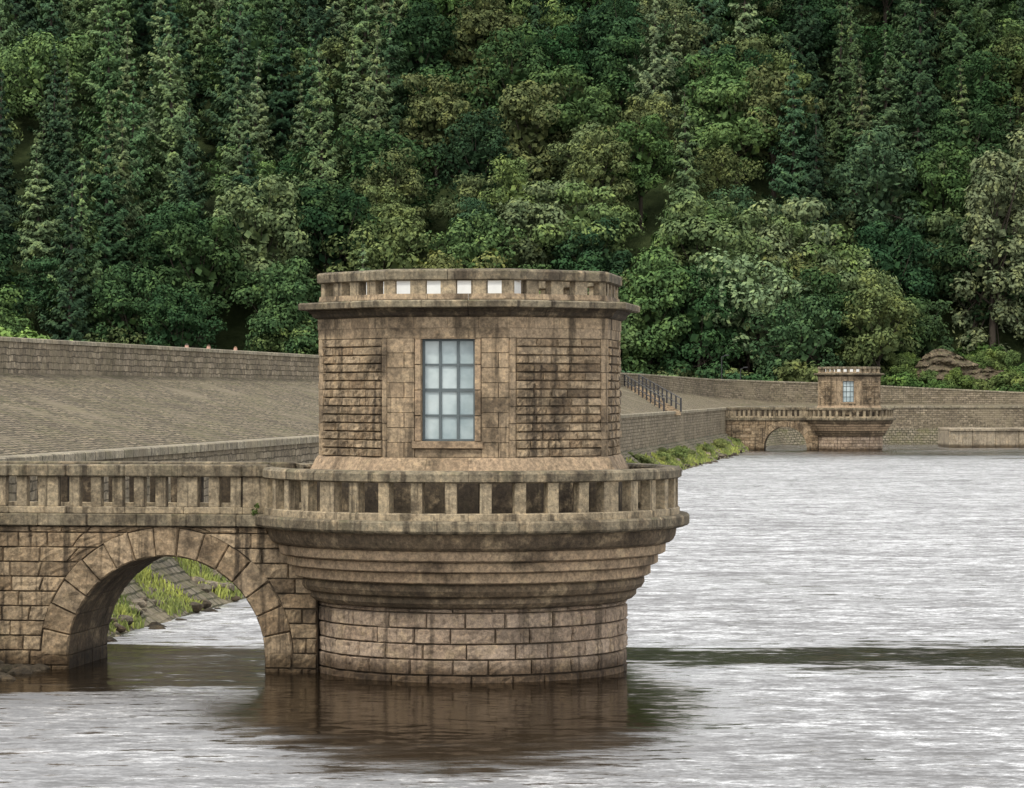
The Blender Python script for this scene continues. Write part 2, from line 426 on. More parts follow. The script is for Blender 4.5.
TH=math.radians(-8.32)
TM=tower_meshes(); BMs=bridge_meshes()
def place(kind,meshes,loc):
    e=empty(kind,loc,TH)
    for k,me in meshes.items():
        o=bpy.data.objects.new(k,me); link(o,e)
T1=(-.88,65.2,0); T2=(34.4,306,0)
for loc in (T1,T2):
    place('valve_tower',TM,loc); place('stone_arch_bridge',BMs,loc)

# ------------------------------------------------------------------ EMBANKMENT
DV=Vector((.1447,.9895)); LV=Vector((-.9895,.1447))
def toe(Y): return Vector((-12.4+.1464*(Y-72.7),Y))
def slopez(s): return 4.27+(s-.6)/(8.7)*2.38
ST=[]
Y=-30
while Y<290: 
    t=toe(Y); ST.append((t,t+LV*9.3,7.9,6.65,2.5)); Y+=8
for Tp,Cp,zc,zf,bk in (((toe(290)),toe(290)+LV*9.3,7.9,6.65,2.5),(toe(303),Vector((13.2,307)),7.88,6.5,2.5),(toe(318),Vector((17,324)),7.75,6.1,2.5),
    (toe(335),Vector((23,342)),7.5,5.4,2.2),(Vector((30,341.5)),Vector((30,349.5)),7.3,4.9,1.2),(Vector((36,344)),Vector((37,352)),7.1,4.65,.6),
    (Vector((48,345)),Vector((48,353)),6.55,4.6,.5),(Vector((60,345)),Vector((60,353)),6.0,4.6,.5),(Vector((120,343)),Vector((120,352)),5.9,4.6,.5),(Vector((300,330)),Vector((300,340)),5.8,4.6,.5)):
    ST.append((Tp,Cp,zc,zf,bk))
def nrm(path,i):
    a=path[max(0,i-1)];b=path[min(len(path)-1,i+1)]; d=(b-a).normalized(); return Vector((d.y,-d.x))
TP=[s[0] for s in ST]; CP=[s[1] for s in ST]
def loft(name,lines,mat,smooth=False,parent=None):
    nL=len(lines); n=len(lines[0]); me=bpy.data.meshes.new(name)
    V=[];F=[];UV=[]
    cum=[0]
    for i in range(1,n): cum.append(cum[-1]+(Vector(lines[0][i])-Vector(lines[0][i-1])).length)
    vv=[]
    for i in range(n):
        a=[0]
        for l in range(1,nL): a.append(a[-1]+(Vector(lines[l][i])-Vector(lines[l-1][i])).length)
        vv.append(a)
    for l in range(nL): V.extend([tuple(p) for p in lines[l]])
    for l in range(nL-1):
        for i in range(n-1):
            F.append((l*n+i,l*n+i+1,(l+1)*n+i+1,(l+1)*n+i))
            UV+= [(cum[i],vv[i][l]),(cum[i+1],vv[i+1][l]),(cum[i+1],vv[i+1][l+1]),(cum[i],vv[i][l+1])]
    me.from_pydata(V,[],F); uv=me.uv_layers.new(name='UVMap')
    uv.data.foreach_set('uv',[c for p in UV for c in p]); me.materials.append(mat)
    if smooth: me.polygons.foreach_set('use_smooth',[True]*len(F))
    o=bpy.data.objects.new(name,me); return link(o,parent)
def off(path,i,d,z):
    p=path[i]+nrm(path,i)*d; return Vector((p.x,p.y,z))
n=len(ST)
M_pitch=uvbrick_mat('stone_pitching',(.33,.275,.195),(.16,.135,.095),(.075,.063,.042),.36,.20,.04,.38,.10,.08,.6)
M_wall=uvbrick_mat('coursed_wall_stone',(.29,.245,.18),(.15,.125,.09),(.085,.07,.05),.55,.24,.022,.12,.045,.05,.6)
M_copw=uvbrick_mat('wall_coping_stone',(.30,.265,.20),(.21,.185,.14),(.07,.06,.05),.95,3.0,.03,.25,.03,.0,.55)
M_bank=uvbrick_mat('bank_stone',(.24,.21,.16),(.17,.15,.11),(.05,.05,.03),.5,.3,.04,.45,.08,.06,.4)
loft('stone_pitched_embankment',[[off(TP,i,-.55,4.27) for i in range(n)],[Vector((CP[i].x,CP[i].y,ST[i][3])) for i in range(n)]],M_pitch)
e=empty('embankment_toe_wall')
loft('wall_face',[[off(TP,i,.03,-1.2) for i in range(n)],[off(TP,i,0,4.2) for i in range(n)]],M_wall,parent=e)
loft('wall_coping',[[off(TP,i,-.0,4.17) for i in range(n)],[off(TP,i,.10,4.175) for i in range(n)],[off(TP,i,.10,4.38) for i in range(n)],[off(TP,i,.06,4.41) for i in range(n)],[off(TP,i,-.60,4.41) for i in range(n)],[off(TP,i,-.60,4.1) for i in range(n)]],M_copw,parent=e)
e=empty('crest_parapet_wall')
loft('wall_face',[[Vector((CP[i].x,CP[i].y,ST[i][3]-.5)) for i in range(n)],[off(CP,i,0,ST[i][2]-.16) for i in range(n)]],M_wall,parent=e)
loft('wall_back',[[off(CP,i,-.45,4) for i in range(n)],[off(CP,i,-.45,ST[i][2]-.16) for i in range(n)]],M_wall,parent=e)
loft('wall_coping',[[off(CP,i,-.02,ST[i][2]-.165) for i in range(n)],[off(CP,i,.07,ST[i][2]-.16) for i in range(n)],[off(CP,i,.06,ST[i][2]-.03) for i in range(n)],[off(CP,i,-.1,ST[i][2]) for i in range(n)],[off(CP,i,-.35,ST[i][2]) for i in range(n)],[off(CP,i,-.52,ST[i][2]-.04) for i in range(n)],[off(CP,i,-.52,ST[i][2]-.16) for i in range(n)]],M_copw,parent=e)
M_road=plain_mat('asphalt',(.06,.06,.058),.9,.3,20)
loft('crest_road',[[off(CP,i,-.4,min(6.42,ST[i][2]-1.1)) for i in range(n)],[off(CP,i,-7,min(6.42,ST[i][2]-1.1)) for i in range(n)]],M_road)
def bank():
    lines=[]; K=9
    dens=[]
    for i in range(n-1):
        L=(TP[i+1]-TP[i]).length; m_=max(1,int(L/1.0)) if TP[i].x<30 else 4
        for k in range(m_): dens.append((i,k/m_))
    for k in range(K):
        f=k/(K-1); ln=[]
        for (i,t) in dens:
            b=ST[i][4]*(1-t)+ST[i+1][4]*t
            p0=off(TP,i,0,0);p1=off(TP,i+1,0,0); p=p0*(1-t)+p1*t; nr=nrm(TP,i)*(1-t)+nrm(TP,i+1)*t
            s=b*1.35*(1-f); z=-.65+f*(2.5)
            q=Vector((p.x+nr.x*s,p.y+nr.y*s,z))
            q.z+= mnoise.noise(q*.9)*.16*(1 if 0<k<K-1 else .3); ln.append(q)
        lines.append(ln)
    return loft('shore_bank',lines,M_bank)
bank()
mb=MB(); M_conc=stone_mat('weathered_concrete',(.25,.21,.155),(.29,.25,.19),(.27,.23,.17),.5,.3,.01)
x=47.0
while x<90:
    mb.box(x+.01,x+2.49,322.5,331,-1,1.78,M_conc,.05); mb.box(x+.01,x+2.49,322.3,331.1,1.785,2.08,M_conc,.05); x+=2.5
link(bpy.data.objects.new('concrete_landing_stage',mb.mesh('concrete_landing_stage')))

# ------------------------------------------------------------------ TERRAIN / HILL
def smooth(a,b,x):
    t=max(0,min(1,(x-a)/(b-a))); return t*t*(3-2*t)
def hz(X,Y):
    s=(X-toe(Y).x)*.9895
    base=-3+8*max(smooth(-11.5,-15,s) if Y<340 else 0, smooth(353.5,357,Y))
    if Y>340 and X<24: base=max(base,5*smooth(22,12,X)*1.0)
    hill=0
    Y0=362+ (4 if X>45 else 0)
    if Y>Y0:
        d=Y-Y0; hill=.50*d*smooth(0,35,d)
        if hill>78: hill=78+(hill-78)*.06
    hill+= (3.5*math.sin(X*.035+1)+2.5*math.sin(X*.08+Y*.03))*smooth(0,60,Y-Y0) 
    return base+hill
def terrain():
    xs=np.concatenate([np.arange(-400,-60,20),np.arange(-60,110,3.),np.arange(110,500,20)])
    ys=np.concatenate([np.arange(-30,340,6.),np.arange(340,400,2.),np.arange(400,700,8.),np.arange(700,1500,80.)])
    V=[(float(x),float(y),hz(x,y)+.25*mnoise.noise(Vector((x*.3,y*.3,0)))) for y in ys for x in xs]
    A=len(xs); F=[(j*A+i,j*A+i+1,(j+1)*A+i+1,(j+1)*A+i) for j in range(len(ys)-1) for i in range(A-1)]
    me=bpy.data.meshes.new('hillside_terrain'); me.from_pydata(V,[],F)
    me.polygons.foreach_set('use_smooth',[True]*len(F))
    m,nt,o=newmat('woodland_floor'); g=N(nt,'ShaderNodeNewGeometry')
    c=ramp(nt,noise(nt,g.outputs['Position'],.5,9,.75),[(.3,(.012,.02,.008)),(.5,(.028,.04,.014)),(.7,(.05,.065,.025))])
    finish(nt,o,c,.95,bump(nt,noise(nt,g.outputs['Position'],2,8,.7),.3),.1); me.materials.append(m)
    link(bpy.data.objects.new('hillside_terrain',me))
terrain()

# ------------------------------------------------------------------ FOLIAGE
def foliage_mat(name,lo=.72,hi=1.35):
    m,nt,out=newmat(name); g=N(nt,'ShaderNodeNewGeometry'); oi=N(nt,'ShaderNodeObjectInfo')
    v=ramp(nt,g.outputs['Random Per Island'],[(0,(lo,lo*1.03,lo)),(.5,(.97,.97,.95)),(1,(hi,hi*.97,hi*.85))])
    c=mixc(nt,'MULTIPLY',1,oi.outputs['Color'],v)
    n_=noise(nt,g.outputs['Position'],.5,2,.6)
    c=mixc(nt,'MULTIPLY',1,c,ramp(nt,n_,[(.32,(.55,.62,.60)),(.52,(1,1,1)),(.7,(1.5,1.4,1.15))]))
    d=N(nt,'ShaderNodeBsdfDiffuse'); nt.links.new(c,d.inputs[0])
    nt.links.new(d.outputs[0],out.inputs[0]); return m
M_leaf=foliage_mat('foliage')
M_bark=plain_mat('bark',(.05,.04,.03),.9,.4,5,0,.05)
def rdir(n,zb=0):
    d=rng.normal(size=(n,3)); d[:,2]+=zb; d/=np.linalg.norm(d,axis=1)[:,None]; return d
def leaves(C,Nn,size,asp=.6):
    n=len(C); t=np.cross(Nn,rng.normal(size=(n,3))); t/=np.linalg.norm(t,axis=1)[:,None]+1e-9
    b=np.cross(Nn,t); b/=np.linalg.norm(b,axis=1)[:,None]+1e-9
    s=(size*(.6+.8*rng.random(n)))[:,None]
    return np.stack([C-t*s,C-b*s*asp,C+t*s,C+b*s*asp],1).reshape(-1,3)
def limb(V,F,p0,p1,r0,r1,k=6):
    p0=np.array(p0,float);p1=np.array(p1,float); d=p1-p0; d/=np.linalg.norm(d); a=np.cross(d,[.3,.9,.1]); a/=np.linalg.norm(a); b=np.cross(d,a)
    o=len(V)
    for p,r in((p0,r0),(p1,r1)):
        for i in range(k): V.append(tuple(p+r*(a*math.cos(2*math.pi*i/k)+b*math.sin(2*math.pi*i/k))))
    for i in range(k): F.append((o+i,o+(i+1)%k,o+k+(i+1)%k,o+k+i))
def tree_mesh(name,LV_,TV,TF):
    nl=len(LV_)//4; V=[tuple(p) for p in LV_.tolist()]; o=len(V)
    F=[(4*i,4*i+1,4*i+2,4*i+3) for i in range(nl)]+[tuple(o+a for a in f) for f in TF]
    me=bpy.data.meshes.new(name); me.from_pydata(V+TV,[],F); me.materials.append(M_leaf); me.materials.append(M_bark)
    me.polygons.foreach_set('material_index',[0]*nl+[1]*len(TF)); return me
def broadleaf(name,H,R,nl=30,lf=230,size=.24,cz=.54,rz=.46,flat=.7,lobe=(.22,.36),trunk=True,droop=0,nj=.35):
    TV=[];TF=[];LVs=[]
    if trunk:
        limb(TV,TF,(0,0,-1),(.1,0,H*.35),H*.018,H*.013,8); limb(TV,TF,(.1,0,H*.35),(0,.2,H*.7),H*.013,H*.005,6)
    c0=np.array([0,0,H*cz])
    for i in range(nl):
        d=rdir(1,.15)[0]; rr=.55+.42*rng.random(); 
        c=c0+d*np.array([R,R,H*rz])*rr*(.9+.2*rng.random())
        rl=R*(lobe[0]+(lobe[1]-lobe[0])*rng.random())
        if trunk: limb(TV,TF,(0,0,H*(.25+.3*rng.random())),tuple(c),H*.005,H*.0015,4)
        n=int(lf*(rl/(R*.30))**2); dd=rdir(n,.35)
        lump=1+.22*np.sin(dd[:,0]*5+i)*np.cos(dd[:,1]*6+2*i)+.12*np.sin(dd[:,2]*9+i)
        C=c+dd*np.array([1,1,flat])*rl*((.72+.33*rng.random(n))*lump)[:,None]
        if droop: C[:,2]-=droop*rng.random(n)
        Nn=dd+nj*rng.normal(size=(n,3)); Nn[:,2]+=.3
        LVs.append(leaves(C,Nn,size))
    n=350; dd=rdir(n); C=c0+dd*np.array([R,R,H*rz])*(.5*rng.random(n)**.5)[:,None]; LVs.append(leaves(C,rdir(n),size*2.2,.8))
    return tree_mesh(name,np.concatenate(LVs),TV,TF)
def conifer(name,H,R,wh=20,br=8,size=.24,up=-.2,open_=.0):
    TV=[];TF=[];LVs=[]
    limb(TV,TF,(0,0,-1),(0,0,H*.5),H*.013,H*.009,7); limb(TV,TF,(0,0,H*.5),(0,0,H*.99),H*.009,.03,5)
    for w in range(wh):
        f=w/(wh-1); z=H*(.08+.90*f); r=R*(1-f)**.92*(.8+.4*rng.random())+.15
        a0=rng.random()*6.28; nb=br if f<.75 else 5
        for b in range(nb):
            a=a0+6.283*b/nb+rng.normal()*.3; L=r*(.55+.6*rng.random())
            if rng.random()<open_: continue
            k=max(4,int(L/.11)); t=rng.random(k)**.6
            dx,dy=math.cos(a),math.sin(a); zb=z+rng.normal()*.4*(1-f*.7)
            if L>1.2: limb(TV,TF,(0,0,zb),(dx*L*.8,dy*L*.8,zb+L*up*.8),.03,.010,3)
            for rep in range(3):
                s_=rng.normal(size=k)*.19*L*(1.05-t*.6); zz=zb+L*(up*t+.28*t**2.5)
                C=np.stack([dx*L*t-dy*s_,dy*L*t+dx*s_,zz-.30*rng.random(k)-np.abs(s_)*.5],1)
                Nn=np.stack([dx*1.0+0*t-dy*s_/L*1.5,dy*1.0+0*t+dx*s_/L*1.5,.9+0*t],1)+.30*rng.normal(size=(k,3))
                LVs.append(leaves(C,Nn,size,.5))
    return tree_mesh(name,np.concatenate(LVs),TV,TF)
BL=[broadleaf('broadleaf_a',15,5.6),broadleaf('broadleaf_b',17,6.0,34),broadleaf('broadleaf_c',13,6.2,30,flat=.6),broadleaf('broadleaf_d',18,5.4,34,rz=.47),
    broadleaf('broadleaf_e',15,6.8,40,lobe=(.18,.30)),broadleaf('broadleaf_f',16,5.0,26,lobe=(.26,.42))]
CF=[conifer('conifer_a',21,4.3),conifer('conifer_b',24,5.0,22,8,.26,-.08),conifer('conifer_c',20,4.7,18,9,.26,-.28),conifer('conifer_d',24,4.8,20,8,.26,.04,.1)]
WI=[broadleaf('silver_tree_a',26,4.8,70,230,.26,.52,.48,.9,(.2,.34),True,.8)]
BU=[broadleaf('bush_a',3.4,2.4,12,150,.17,.45,.5,.8,(.3,.45),False),broadleaf('bush_b',2.6,2.8,12,150,.17,.4,.5,.8,(.3,.45),False)]
forest=empty('hillside_forest')
def put(me,x,y,z,s,col,parent=forest,sz=1.0):
    o=bpy.data.objects.new(me.name,me); o.location=(x,y,z); o.rotation_euler=(random.gauss(0,.03),random.gauss(0,.03),random.random()*6.28)
    o.scale=(s,s,s*sz); o.color=(*col,1); link(o,parent); return o
GREENS=[(.026,.054,.027),(.044,.084,.036),(.065,.114,.045),(.090,.145,.058),(.112,.15,.062),(.088,.108,.048),(.050,.094,.048),(.125,.17,.082),(.032,.066,.031)]
CONG=[(.050,.088,.048),(.080,.128,.064),(.105,.152,.074),(.036,.066,.038),(.12,.16,.085)]
def jit(c,a=.15):
    k=1+random.uniform(-a,a); return tuple(max(.005,x*k*(1+random.uniform(-.06,.06))) for x in c)
cnt=0
y=368.
while y<555:
    hwid=y*.184+8; sp=9.1; x=-hwid+random.random()*4
    while x<hwid+5:
        X=x+random.uniform(-2.6,2.6); Yy=y+random.uniform(-3.8,3.8)
        x+=sp
        if X/Yy>.128 and Yy<384: continue
        z=hz(X,Yy)
        if z>80: continue
        n1=mnoise.noise(Vector((X*.03,Yy*.03,3.))); pc=.06
        if X<-18 and Yy>400: pc=.9 if n1>-.25 else .35
        if X<-45: pc=max(pc,.7 if Yy>385 else .1)
        if X>38 and Yy>392: pc=.6
        if -18<X<38 and Yy>440: pc=.2
        if Yy>480: pc=max(pc,.65 if X<10 or X>50 else .35)
        if random.random()<pc:
            me=random.choice(CF); c=jit(random.choice(CONG)); s=random.uniform(.8,1.2); sz=random.uniform(.95,1.15)
            if X>38: c=tuple(v*.7 for v in c)
        else:
            me=random.choice(BL); c=jit(random.choice(GREENS)); s=random.uniform(.76,1.22); sz=1
            if X>55: c=tuple(v*.75 for v in c)
        put(me,X,Yy,z-.5,s,c,sz=sz); cnt+=1
    y+=8.3
fe=[(BL[4],29,371,1.28,(.14,.195,.105)),(BL[1],20,371,1.0,(.07,.12,.05)),(BL[3],38,371,.92,(.038,.070,.03)),(BL[4],46,373,.95,(.05,.085,.035)),(BL[2],12,370,1.05,(.09,.14,.06)),(BL[5],51,376,.8,(.045,.075,.035)),
    (BL[3],24,380,1.25,(.10,.14,.065)),(BL[0],-28,371,1.0,(.055,.10,.045)),(BL[4],2,373,1.0,(.10,.125,.05)),(BL[4],-8,378,1.15,(.12,.135,.055)),(BL[2],35,385,1.3,(.13,.165,.09))]
for me,X,Yy,s,c in fe: put(me,X,Yy,hz(X,Yy)-.5,s,c)
put(conifer('dead_larch',15,2.4,18,6,.25,-.2,.3),-3,480,hz(-3,480)+6,1.0,(.22,.09,.05))
for X,Yy,s,c in ((61.5,384,1.12,(.125,.15,.085)),(67,388,1.15,(.115,.14,.078)),(58,372.5,.42,(.09,.13,.05)),(62,371,.35,(.08,.13,.045))):
    put(WI[0] if s>1 else BL[4],X,Yy,hz(X,Yy)-.5,s,c)
bushes=empty('bank_shrubs')
for i in range(170):
    X=random.uniform(40,76); Yy=random.uniform(357,384)
    if 49<X<59 and 360<Yy<366: continue
    put(random.choice(BU),X,Yy,hz(X,Yy)-.3,random.uniform(.5,1.3),jit(random.choice([(.09,.15,.045),(.065,.115,.036),(.12,.16,.055),(.05,.085,.03)])),bushes)
for i in range(140):
    X=random.uniform(-75,42); Yy=random.uniform(358,369)
    put(random.choice(BU),X,Yy,hz(X,Yy)-.3,random.uniform(.7,1.6),jit(random.choice(GREENS)),bushes)
for X,Yy,s in ((-57,340,2.0),(-53,338,1.7),(-60,345,2.2),(-50,342,1.4)):
    put(BU[0],X,Yy,6.6,s,(.15,.23,.07),bushes)
for i in range(45):
    Yy=random.uniform(180,334); t=toe(Yy)-LV*random.uniform(.2,1.7)
    s_=random.uniform(.12,.34); put(random.choice(BU),t.x,t.y,.9,s_,jit((.16,.19,.075)),bushes,.8)
def rocks_mesh(name,items,mat,sub=2):
    bm=bmesh.new()
    for (x,y,z,sx,sy,sz) in items:
        r=bmesh.ops.create_icosphere(bm,subdivisions=sub,radius=1); sd=random.random()*50
        for v in r['verts']:
            p=v.co.copy(); k=1+.35*mnoise.noise(p*1.3+Vector((sd,0,0)))+.15*mnoise.noise(p*3+Vector((0,sd,0)))
            v.co=Vector((p.x*sx*k+x,p.y*sy*k+y,p.z*sz*k+z))
    me=bpy.data.meshes.new(name); bm.to_mesh(me); bm.free(); me.materials.append(mat); return link(bpy.data.objects.new(name,me))
M_or=stone_mat('outcrop_rock',(.13,.105,.07),(.13,.105,.07),(.13,.105,.07),.7,.7,.15,.40,False)
def crag():
    V=[];F=[];A=90;B=34
    for j in range(B):
        for i in range(A):
            u=i/(A-1);v=j/(B-1); X=48+12.5*u; top=10.9+1.0*math.sin(u*7)-3.2*abs(u-.5)**2*4
            z=4.6+(top-4.6)*v
            q=Vector((X*.35,z*.9,1.)); f_=mnoise.noise(q)*1.3+.6*mnoise.noise(q*2.7)+.3*mnoise.noise(q*6)
            led=(z*1.1+mnoise.noise(Vector((X*.2,3,0))))%1.0
            V.append((X,361.5+3.5*v+f_+.5*led,z+.1*f_))
    F=[(j*A+i,j*A+i+1,(j+1)*A+i+1,(j+1)*A+i) for j in range(B-1) for i in range(A-1)]
    me=bpy.data.meshes.new('rock_outcrop'); me.from_pydata(V,[],F); me.materials.append(M_or); link(bpy.data.objects.new('rock_outcrop',me))
crag()
for i in range(46):
    X=random.uniform(46,62); k=random.random()
    Yy,z=(358.5,4.6) if k<.45 else ((366.5,random.uniform(9.0,10.6)) if k<.8 else (361.0,random.uniform(6.5,8.5)))
    put(random.choice(BU),X,Yy,z-.9,random.uniform(.35,.75),jit((.09,.13,.045)),bushes)
M_sr=stone_mat('shore_rock',(.16,.14,.11),(.22,.19,.15),(.13,.115,.09),.6,.4,.03)
its=[]
for i in range(420):
    Yy=52+ (random.random()**1.6)*280; t=toe(Yy)-LV*random.uniform(1.5,2.9); s=random.uniform(.07,.24)
    d=(t-toe(Yy)).length; its.append((t.x,t.y,max(-.05,(2.6-d)*.65),s*1.3,s,s*.7))
for i in range(60):
    Yy=random.uniform(58,66); t=toe(Yy)-LV*random.uniform(1.6,3.3); s=random.uniform(.1,.28); its.append((t.x,t.y,max(-.03,(2.7-(t-toe(Yy)).length)*.6),s*1.4,s,s*.7))
rocks_mesh('shore_rocks',its,M_sr,2)
def grass():
    V=[];F=[]
    for i in range(34000):
        u=random.random(); Yy=62+ (u**2.0)*272
        d=random.uniform(.7,2.45); t=toe(Yy)-LV*d
        if mnoise.noise(Vector((t.x*.5,t.y*.35,0)))<-.16+ .3*abs(d-1.8): continue
        z=-.65+2.5*(1-d/(2.5*1.35))
        k=1+Yy/140; h=random.uniform(.07,.22)*k**.35; w=.012*k*1.4; a=random.random()*6.28; lx,ly=math.cos(a)*h*.5,math.sin(a)*h*.5
        a2=random.random()*6.28; px,py=math.cos(a2)*w,math.sin(a2)*w
        o=len(V); V+=[(t.x-px,t.y-py,z-.05),(t.x+px,t.y+py,z-.05),(t.x+lx*.4+px*.7,t.y+ly*.4+py*.7,z+h*.7),(t.x+lx,t.y+ly,z+h),(t.x+lx*.4-px*.7,t.y+ly*.4-py*.7,z+h*.7)]
        F.append((o,o+1,o+2,o+3,o+4))
    me=bpy.data.meshes.new('bank_grass'); me.from_pydata(V,[],F); me.materials.append(M_leaf)
    o=bpy.data.objects.new('bank_grass',me); o.color=(.25,.29,.10,1); link(o)
grass()
def tl(x,y): c,s=math.cos(TH),math.sin(TH); return (T1[0]+x*c-y*s,T1[1]+x*s+y*c)
def fern(name,pts,col):
    L=[];
    for (x,y,z,r) in pts:
        n_=int(90); dd=rdir(n_,.2); C=np.array([x,y,z])+dd*r*(rng.random(n_)**.6)[:,None]; L.append(leaves(C,dd+rng.normal(size=(n_,3))*.5,.03,.35))
    me=tree_mesh(name,np.concatenate(L),[],[]); o=bpy.data.objects.new(name,me); o.color=(*col,1); link(o)
P_=[]
for lx,ly,z,r in ((-4.45,-1.60,3.42,.09),(-4.4,-1.62,3.56,.06),(-10.9,-1.63,3.40,.07)):
    a,b=tl(lx,ly); P_.append((a,b,z,r))
fern('wall_ferns',P_,(.09,.13,.04))
P_=[]
for Yy,d,z in ((76,.5,1.9),(80,.4,2.0),(82,.6,1.9),(84,.4,2.0)):
    t=toe(Yy)-LV*d
    for k in range(4): P_.append((t.x+random.uniform(-.3,.3),t.y+random.uniform(-.5,.5),z+random.uniform(-.1,.3),.35))
fern('bank_nettles',P_,(.12,.19,.05))

# ------------------------------------------------------------------ stair + handrail, lamps, people
M_iron=plain_mat('black_iron',(.03,.03,.032),.5,.3,8)
def spos(t):
    Yy=250+44*t; s=.9+8.1*t; p=toe(Yy)+LV*s; return Vector((p.x,p.y,slopez(s)))
e=empty('handrail')
mb=MB(); prev=None
def tube(mb,a,b,r,mat,k=6):
    V=[];F=[]; limb(V,F,a,b,r,r,k); o=len(mb.v); mb.v+=V; mb.f+=[tuple(o+i for i in f) for f in F]; mb.m+=[mb.mi(mat)]*len(F)
for side in (0,1):
    prev=None
    for i in range(11):
        p=spos(i/10)+Vector((1.4*side,-.2*side,0)); tube(mb,p,p+Vector((0,0,1.15)),.08,M_iron)
        if prev:
            for h in(.55,1.12): tube(mb,prev+Vector((0,0,h)),p+Vector((0,0,h)),.045,M_iron)
        prev=p
link(bpy.data.objects.new('rails_and_posts',mb.mesh('rails')),e)
mb=MB()
for i in range(30):
    p=spos(i/30); mb.box(p.x,p.x+1.4,p.y-.2,p.y+1.4,p.z-.3,p.z+.06,M_ash,.02)
link(bpy.data.objects.new('embankment_steps',mb.mesh('embankment_steps')))
for (X,Yy,H) in ((24.6,352,3.6),(27.0,354.5,2.2)):
    mb=MB(); zb=5.5
    tube(mb,(0,0,0),(0,0,.5),.11,M_iron,8); tube(mb,(0,0,.5),(0,0,H+1),.055,M_iron,8); tube(mb,(0,0,H+1),(.5,0,H+1.2),.04,M_iron,6)
    mb.box(.35,.85,-.12,.12,H+1.14,H+1.27,M_iron,.02)
    o=bpy.data.objects.new('street_lamp',mb.mesh('street_lamp')); o.location=(X,Yy,zb); link(o)
def person(loc,rz,shirt,hair):
    J={'pel':(0,0,.95),'ch':(0,0,1.25),'nk':(0,.01,1.47),'hd':(0,-.02,1.60),'tp':(0,-.01,1.72),
       'ls':(-.18,0,1.42),'le':(-.24,.03,1.13),'lw':(-.24,-.08,.88),'lf':(-.24,-.12,.79),'rs':(.18,0,1.42),'re':(.24,.03,1.13),'rw':(.25,-.05,.88),'rf':(.25,-.09,.79),
       'lh':(-.09,0,.90),'lk':(-.10,-.05,.50),'la':(-.10,.08,.09),'lt':(-.10,-.10,.04),'rh':(.09,0,.90),'rk':(.10,-.10,.50),'ra':(.10,-.08,.09),'rt':(.10,-.26,.04)}
    Rr={'pel':.14,'ch':.16,'nk':.06,'hd':.095,'tp':.075,'ls':.06,'le':.045,'lw':.032,'lf':.035,'rs':.06,'re':.045,'rw':.032,'rf':.035,'lh':.09,'lk':.06,'la':.045,'lt':.04,'rh':.09,'rk':.06,'ra':.045,'rt':.04}
    E=[('pel','ch'),('ch','nk'),('nk','hd'),('hd','tp'),('nk','ls'),('ls','le'),('le','lw'),('lw','lf'),('nk','rs'),('rs','re'),('re','rw'),('rw','rf'),('pel','lh'),('lh','lk'),('lk','la'),('la','lt'),('pel','rh'),('rh','rk'),('rk','ra'),('ra','rt')]
    ks=list(J); me=bpy.data.meshes.new('person'); me.from_pydata([J[k] for k in ks],[(ks.index(a),ks.index(b)) for a,b in E],[])
    o=bpy.data.objects.new('pedestrian',me); link(o); o.location=loc; o.rotation_euler=(0,0,rz)
    o.modifiers.new('Skin','SKIN')
    try:
        for i,k in enumerate(ks): me.skin_vertices[0].data[i].radius=(Rr[k],Rr[k])
        me.skin_vertices[0].data[0].use_root=True
    except Exception as ex: print('skin',ex)
    o.modifiers.new('Sub','SUBSURF').render_levels=2
    m,nt,out=newmat('clothing_and_skin'); tc=N(nt,'ShaderNodeTexCoord'); sp=N(nt,'ShaderNodeSeparateXYZ'); nt.links.new(tc.outputs['Object'],sp.inputs[0])
    c=ramp(nt,math_(nt,'DIVIDE',sp.outputs[2],2.0),[(0,(.03,.025,.02)),(.05,(.05,.06,.10)),(.47,shirt),(.74,(.40,.24,.18)),(.815,hair)]); 
    for nn in nt.nodes:
        if nn.type=='VALTORGB': nn.color_ramp.interpolation='CONSTANT'
    finish(nt,out,c,.8); me.materials.append(m)
for Yy,s,rz,sh,ha in ((134,10.4,1.4,(.35,.08,.10),(.08,.05,.03)),(139.5,10.5,1.5,(.5,.45,.42),(.20,.12,.07)),(131,10.6,-1.7,(.1,.15,.3),(.05,.04,.03))):
    p=toe(Yy)+LV*s; person((p.x,p.y,6.425),rz,sh,ha)

